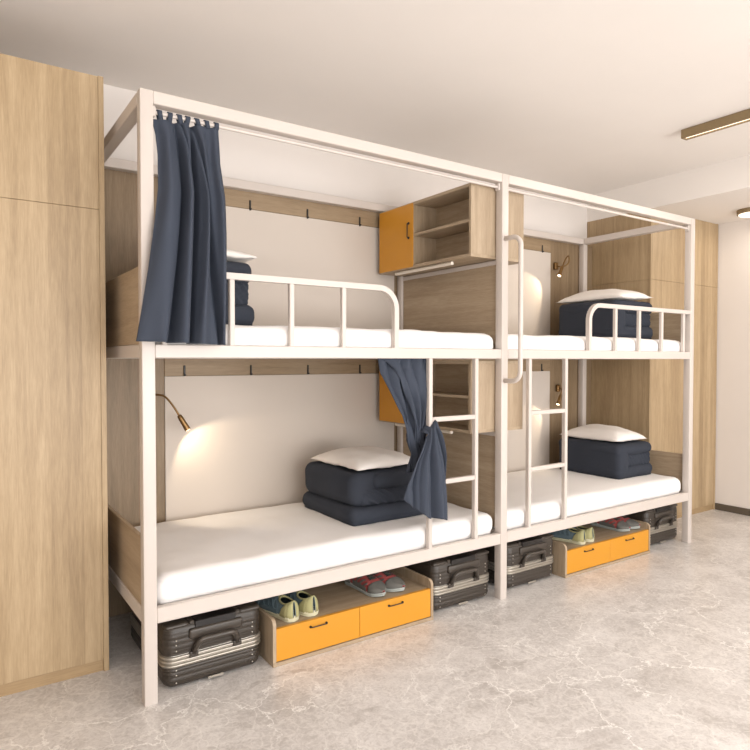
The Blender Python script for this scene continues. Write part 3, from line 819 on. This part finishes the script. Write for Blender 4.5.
# ------------------------------------------------------------------ suitcases
def suitcase(label):
    wd, dp, h = .43, .60, .268; x0, x1, y0, y1 = 0, wd, 0, dp
    s = empty('suitcase', (wd/2, 0, 0), label, 'suitcase', 'dark hard-shell suitcases under the bunks')
    zb = .097; zt = .143
    def shell(z0, z1, nm, top):
        bm = bmesh.new()
        # stacked rings of a rounded rectangle with horizontal ribs and rounded outer edge
        rings = []; n = 5; rc = .045
        zs = [0, .004, .012, .024, .040] if top is False else []
        def ring(z, ins):
            pts = []
            for (cx, cy, a0) in ((x1-rc, y1-rc, 0), (x0+rc, y1-rc, 90), (x0+rc, y0+rc, 180), (x1-rc, y0+rc, 270)):
                for k in range(7):
                    a = math.radians(a0+90*k/6); pts.append(bm.verts.new((cx+(rc-ins)*math.cos(a), cy+(rc-ins)*math.sin(a), z)))
            return pts
        er = .030; H_ = z1-z0
        prof = []
        N_ = 30
        for k in range(N_+1):
            d = H_*k/N_         # distance from the belt
            rib = .0022*(abs(math.sin(PI*d/.022))**.5) if .014 < d < H_-er else 0
            e = d-(H_-er)
            ins = (er-math.sqrt(max(0, er*er-e*e))) if e > 0 else 0
            prof.append((d, ins+.002-rib))
        for d, ins in prof: rings.append(ring((z1-d) if not top else (z0+d), ins))
        for a, b in zip(rings, rings[1:]):
            for i in range(len(a)): bm.faces.new((a[i], a[(i+1) % len(a)], b[(i+1) % len(a)], b[i]))
        bm.faces.new(rings[0]); bm.faces.new(rings[-1])
        return local(s, nm, bm, SHELL, smooth='auto')
    shell(0.006, zb, 'lower_shell', False); shell(zt, h, 'upper_shell', True)
    # aluminium frame, three ridges
    bm = bmesh.new(); rc = .045; rings = []
    for z, o_ in [(zb-.003, -.006), (zb-.003, .001)]+[(zb-.001+k*.0165+.0125*q/6, -.003+.0095*math.sin(PI*q/6)**.5) for k in range(3) for q in range(7)]+[(zt+.002, -.004), (zt+.002, -.006)]:
        r_ = []
        for (cx, cy, a0) in ((x1-rc, y1-rc, 0), (x0+rc, y1-rc, 90), (x0+rc, y0+rc, 180), (x1-rc, y0+rc, 270)):
            for k in range(7):
                a = math.radians(a0+90*k/6); r_.append(bm.verts.new((cx+(rc+o_)*math.cos(a), cy+(rc+o_)*math.sin(a), z)))
        rings.append(r_)
    for a, b in zip(rings, rings[1:]):
        for i in range(len(a)): bm.faces.new((a[i], a[(i+1) % len(a)], b[(i+1) % len(a)], b[i]))
    bm.faces.new(rings[0]); bm.faces.new(rings[-1])
    local(s, 'aluminium_frame', bm, ALU, smooth='auto')
    # rivets in columns on the front, one column per part
    for x in (.048, wd-.048):
        for zs in ((.205, .186, .162), (.082, .062, .03)):
            for z in zs:
                local(s, 'rivet', RB(x-.0035, x+.0035, -.003, .003, z-.0035, z+.0035, .003, n=(4, 4, 4)), ALU, smooth=True)
    # carry handle on the front, with brackets
    xa, xb = .12, .31; za, zc = .142, .20
    bm = T(fillet([(xa, -.004, za), (xa+.018, -.030, zc), (xb-.018, -.030, zc), (xb, -.004, za)], .03, 8), .0115, n=12)
    local(s, 'carry_handle', bm, HANDLE, smooth=True)
    for x in (xa, xb):
        local(s, 'handle_bracket', B(x-.019, x+.019, -.012, .002, za-.018, za+.006, bev=.004, seg=2), HANDLE)
    # retractable trolley handle folded over the top front edge
    bm = bmesh.new(); box(bm, .100, .335, -.012, .012, .200, .243, bev=.010, seg=3)
    g_ = local(s, 'trolley_grip', bm, HANDLE, smooth='auto')
    local(s, 'handle_recess', B(.128, .306, -.002, .075, h-.03, h+.0025, bev=.002), BLACKM)
    bm = bmesh.new()
    for x in (.117, .317): box(bm, x-.011, x+.011, .006, .20, h-.012, h+.004, bev=.003)
    box(bm, .110, .324, .19, .215, h-.012, h+.007, bev=.004)
    local(s, 'trolley_bar', bm, HANDLE)
    for x in (.055, wd-.055):
        local(s, 'corner_guard', RB(x-.05, x+.05, .004, .06, h-.018, h+.003, .014, n=(8, 6, 4)), HANDLE, smooth=True)
    # feet
    for x in (.06, wd-.06):
        for y in (.07, dp-.07):
            local(s, 'foot', B(x-.02, x+.02, y-.02, y+.02, 0, .008), SOLED)
    local(s, 'bottom_bumper', B(wd/2-.035, wd/2+.035, -.0045, .004, .010, .020, bev=.002), ALU)
    return s
s1 = suitcase('dark hard-shell suitcase at the far left end under the bunks')
cases = [(s1, .092, .058)]
for x, y, lab in ((1.508, .058, 'dark hard-shell suitcase left of the middle bed post'),
                  (2.080, .070, 'dark hard-shell suitcase right of the middle bed post'),
                  (3.535, .100, 'dark hard-shell suitcase at the far right end under the bunks')):
    c_ = copy_tree(s1); c_['label'] = lab; cases.append((c_, x, y))
for c_, x, y in cases: c_.location = (x+.215, y, 0)

# ------------------------------------------------------------------ ceiling lamps
def bar_lamp(x, y0, y1, label):
    lp = empty('ceiling_lamp', (x, (y0+y1)/2, ZC), label, 'ceiling lamp')
    bm = bmesh.new(); wdt = .058; z0 = ZC-.056
    box(bm, x-wdt/2, x-wdt/2+.012, y0, y1, z0, ZC-.002); box(bm, x+wdt/2-.012, x+wdt/2, y0, y1, z0, ZC-.002)
    box(bm, x-wdt/2+.012, x+wdt/2-.012, y0, y0+.010, z0, ZC-.002); box(bm, x-wdt/2+.012, x+wdt/2-.012, y1-.010, y1, z0, ZC-.002)
    box(bm, x-wdt/2+.012, x+wdt/2-.012, y0+.010, y1-.010, z0+.016, ZC-.002)
    local(lp, 'housing', bm, BRONZE)
    local(lp, 'diffuser', B(x-wdt/2+.013, x+wdt/2-.013, y0+.011, y1-.011, z0+.008, z0+.016), STRIP, label='glowing diffuser')
bar_lamp(3.262, -1.75, -.30, 'long bronze bar lamp on the main ceiling at the upper right')
lp = empty('ceiling_lamp', (4.83, .0, ZB), 'small round ceiling lamp on the lowered ceiling at the right edge', 'ceiling lamp')
bm = bmesh.new(); cyl(bm, (4.83, .0, ZB-.035), (4.83, .0, ZB), .115, n=40); local(lp, 'housing', bm, BRONZE, smooth='auto')
bm = bmesh.new(); cyl(bm, (4.83, .0, ZB-.042), (4.83, .0, ZB-.035), .102, n=40); local(lp, 'diffuser', bm, STRIP, smooth='auto', label='glowing diffuser')

# ------------------------------------------------------------------ light
def area(name, loc, rot, sx, sy, energy, col):
    l = bpy.data.lights.new(name, 'AREA'); l.shape = 'RECTANGLE'; l.size = sx; l.size_y = sy; l.energy = energy; l.color = col
    o = bpy.data.objects.new(name, l); C.objects.link(o); o.location = loc; o.rotation_euler = rot; return o
area('window_daylight', ((WX0+WX1)/2, YF-.02, (WZ0+WZ1)/2), (PI/2, 0, 0), WX1-WX0, WZ1-WZ0, 135, (.985, .985, .995))
area('upward_fill_light', ((WX0+WX1)/2, YF+.12, .75), (PI/2+.75, 0, 0), WX1-WX0, 1.0, 92, (.985, .985, .995))  # added unseen fill lamp, tilted up to brighten the ceiling like ground bounce
area('ceiling_bar_light', (3.272, -1.03, ZC-.06), (0, 0, 0), .05, 1.4, 9, (1, .92, .82))
area('ceiling_round_light', (4.83, .0, ZB-.05), (0, 0, 0), .2, .2, 1.5, (1, .92, .82))
world = bpy.data.worlds.new('World'); bpy.context.scene.world = world; world.use_nodes = True
bg = world.node_tree.nodes['Background']; bg.inputs[0].default_value = (1, .96, .9, 1); bg.inputs[1].default_value = 1.2

# ------------------------------------------------------------------ camera
f_px, yaw, pitch = 627.075, .97141, .02318687
cx, cy, cz = -.6251, -2.5126, 1.36
v = Vector((math.cos(yaw)*math.cos(pitch), math.sin(yaw)*math.cos(pitch), -math.sin(pitch)))
r = Vector((math.sin(yaw), -math.cos(yaw), 0)); u = r.cross(v)
cam = bpy.data.cameras.new('Camera'); cam.sensor_width = 36; cam.lens = f_px/750*36; cam.clip_start = .05
co = bpy.data.objects.new('Camera', cam); C.objects.link(co)
M = Matrix((r, u, -v)).transposed().to_4x4(); M.translation = (cx, cy, cz); co.matrix_world = M
sc = bpy.context.scene; sc.camera = co
sc.view_settings.view_transform = 'Standard'; sc.view_settings.look = 'None'
sc.view_settings.gamma = 1; sc.view_settings.use_curve_mapping = False; sc.view_settings.exposure = .17
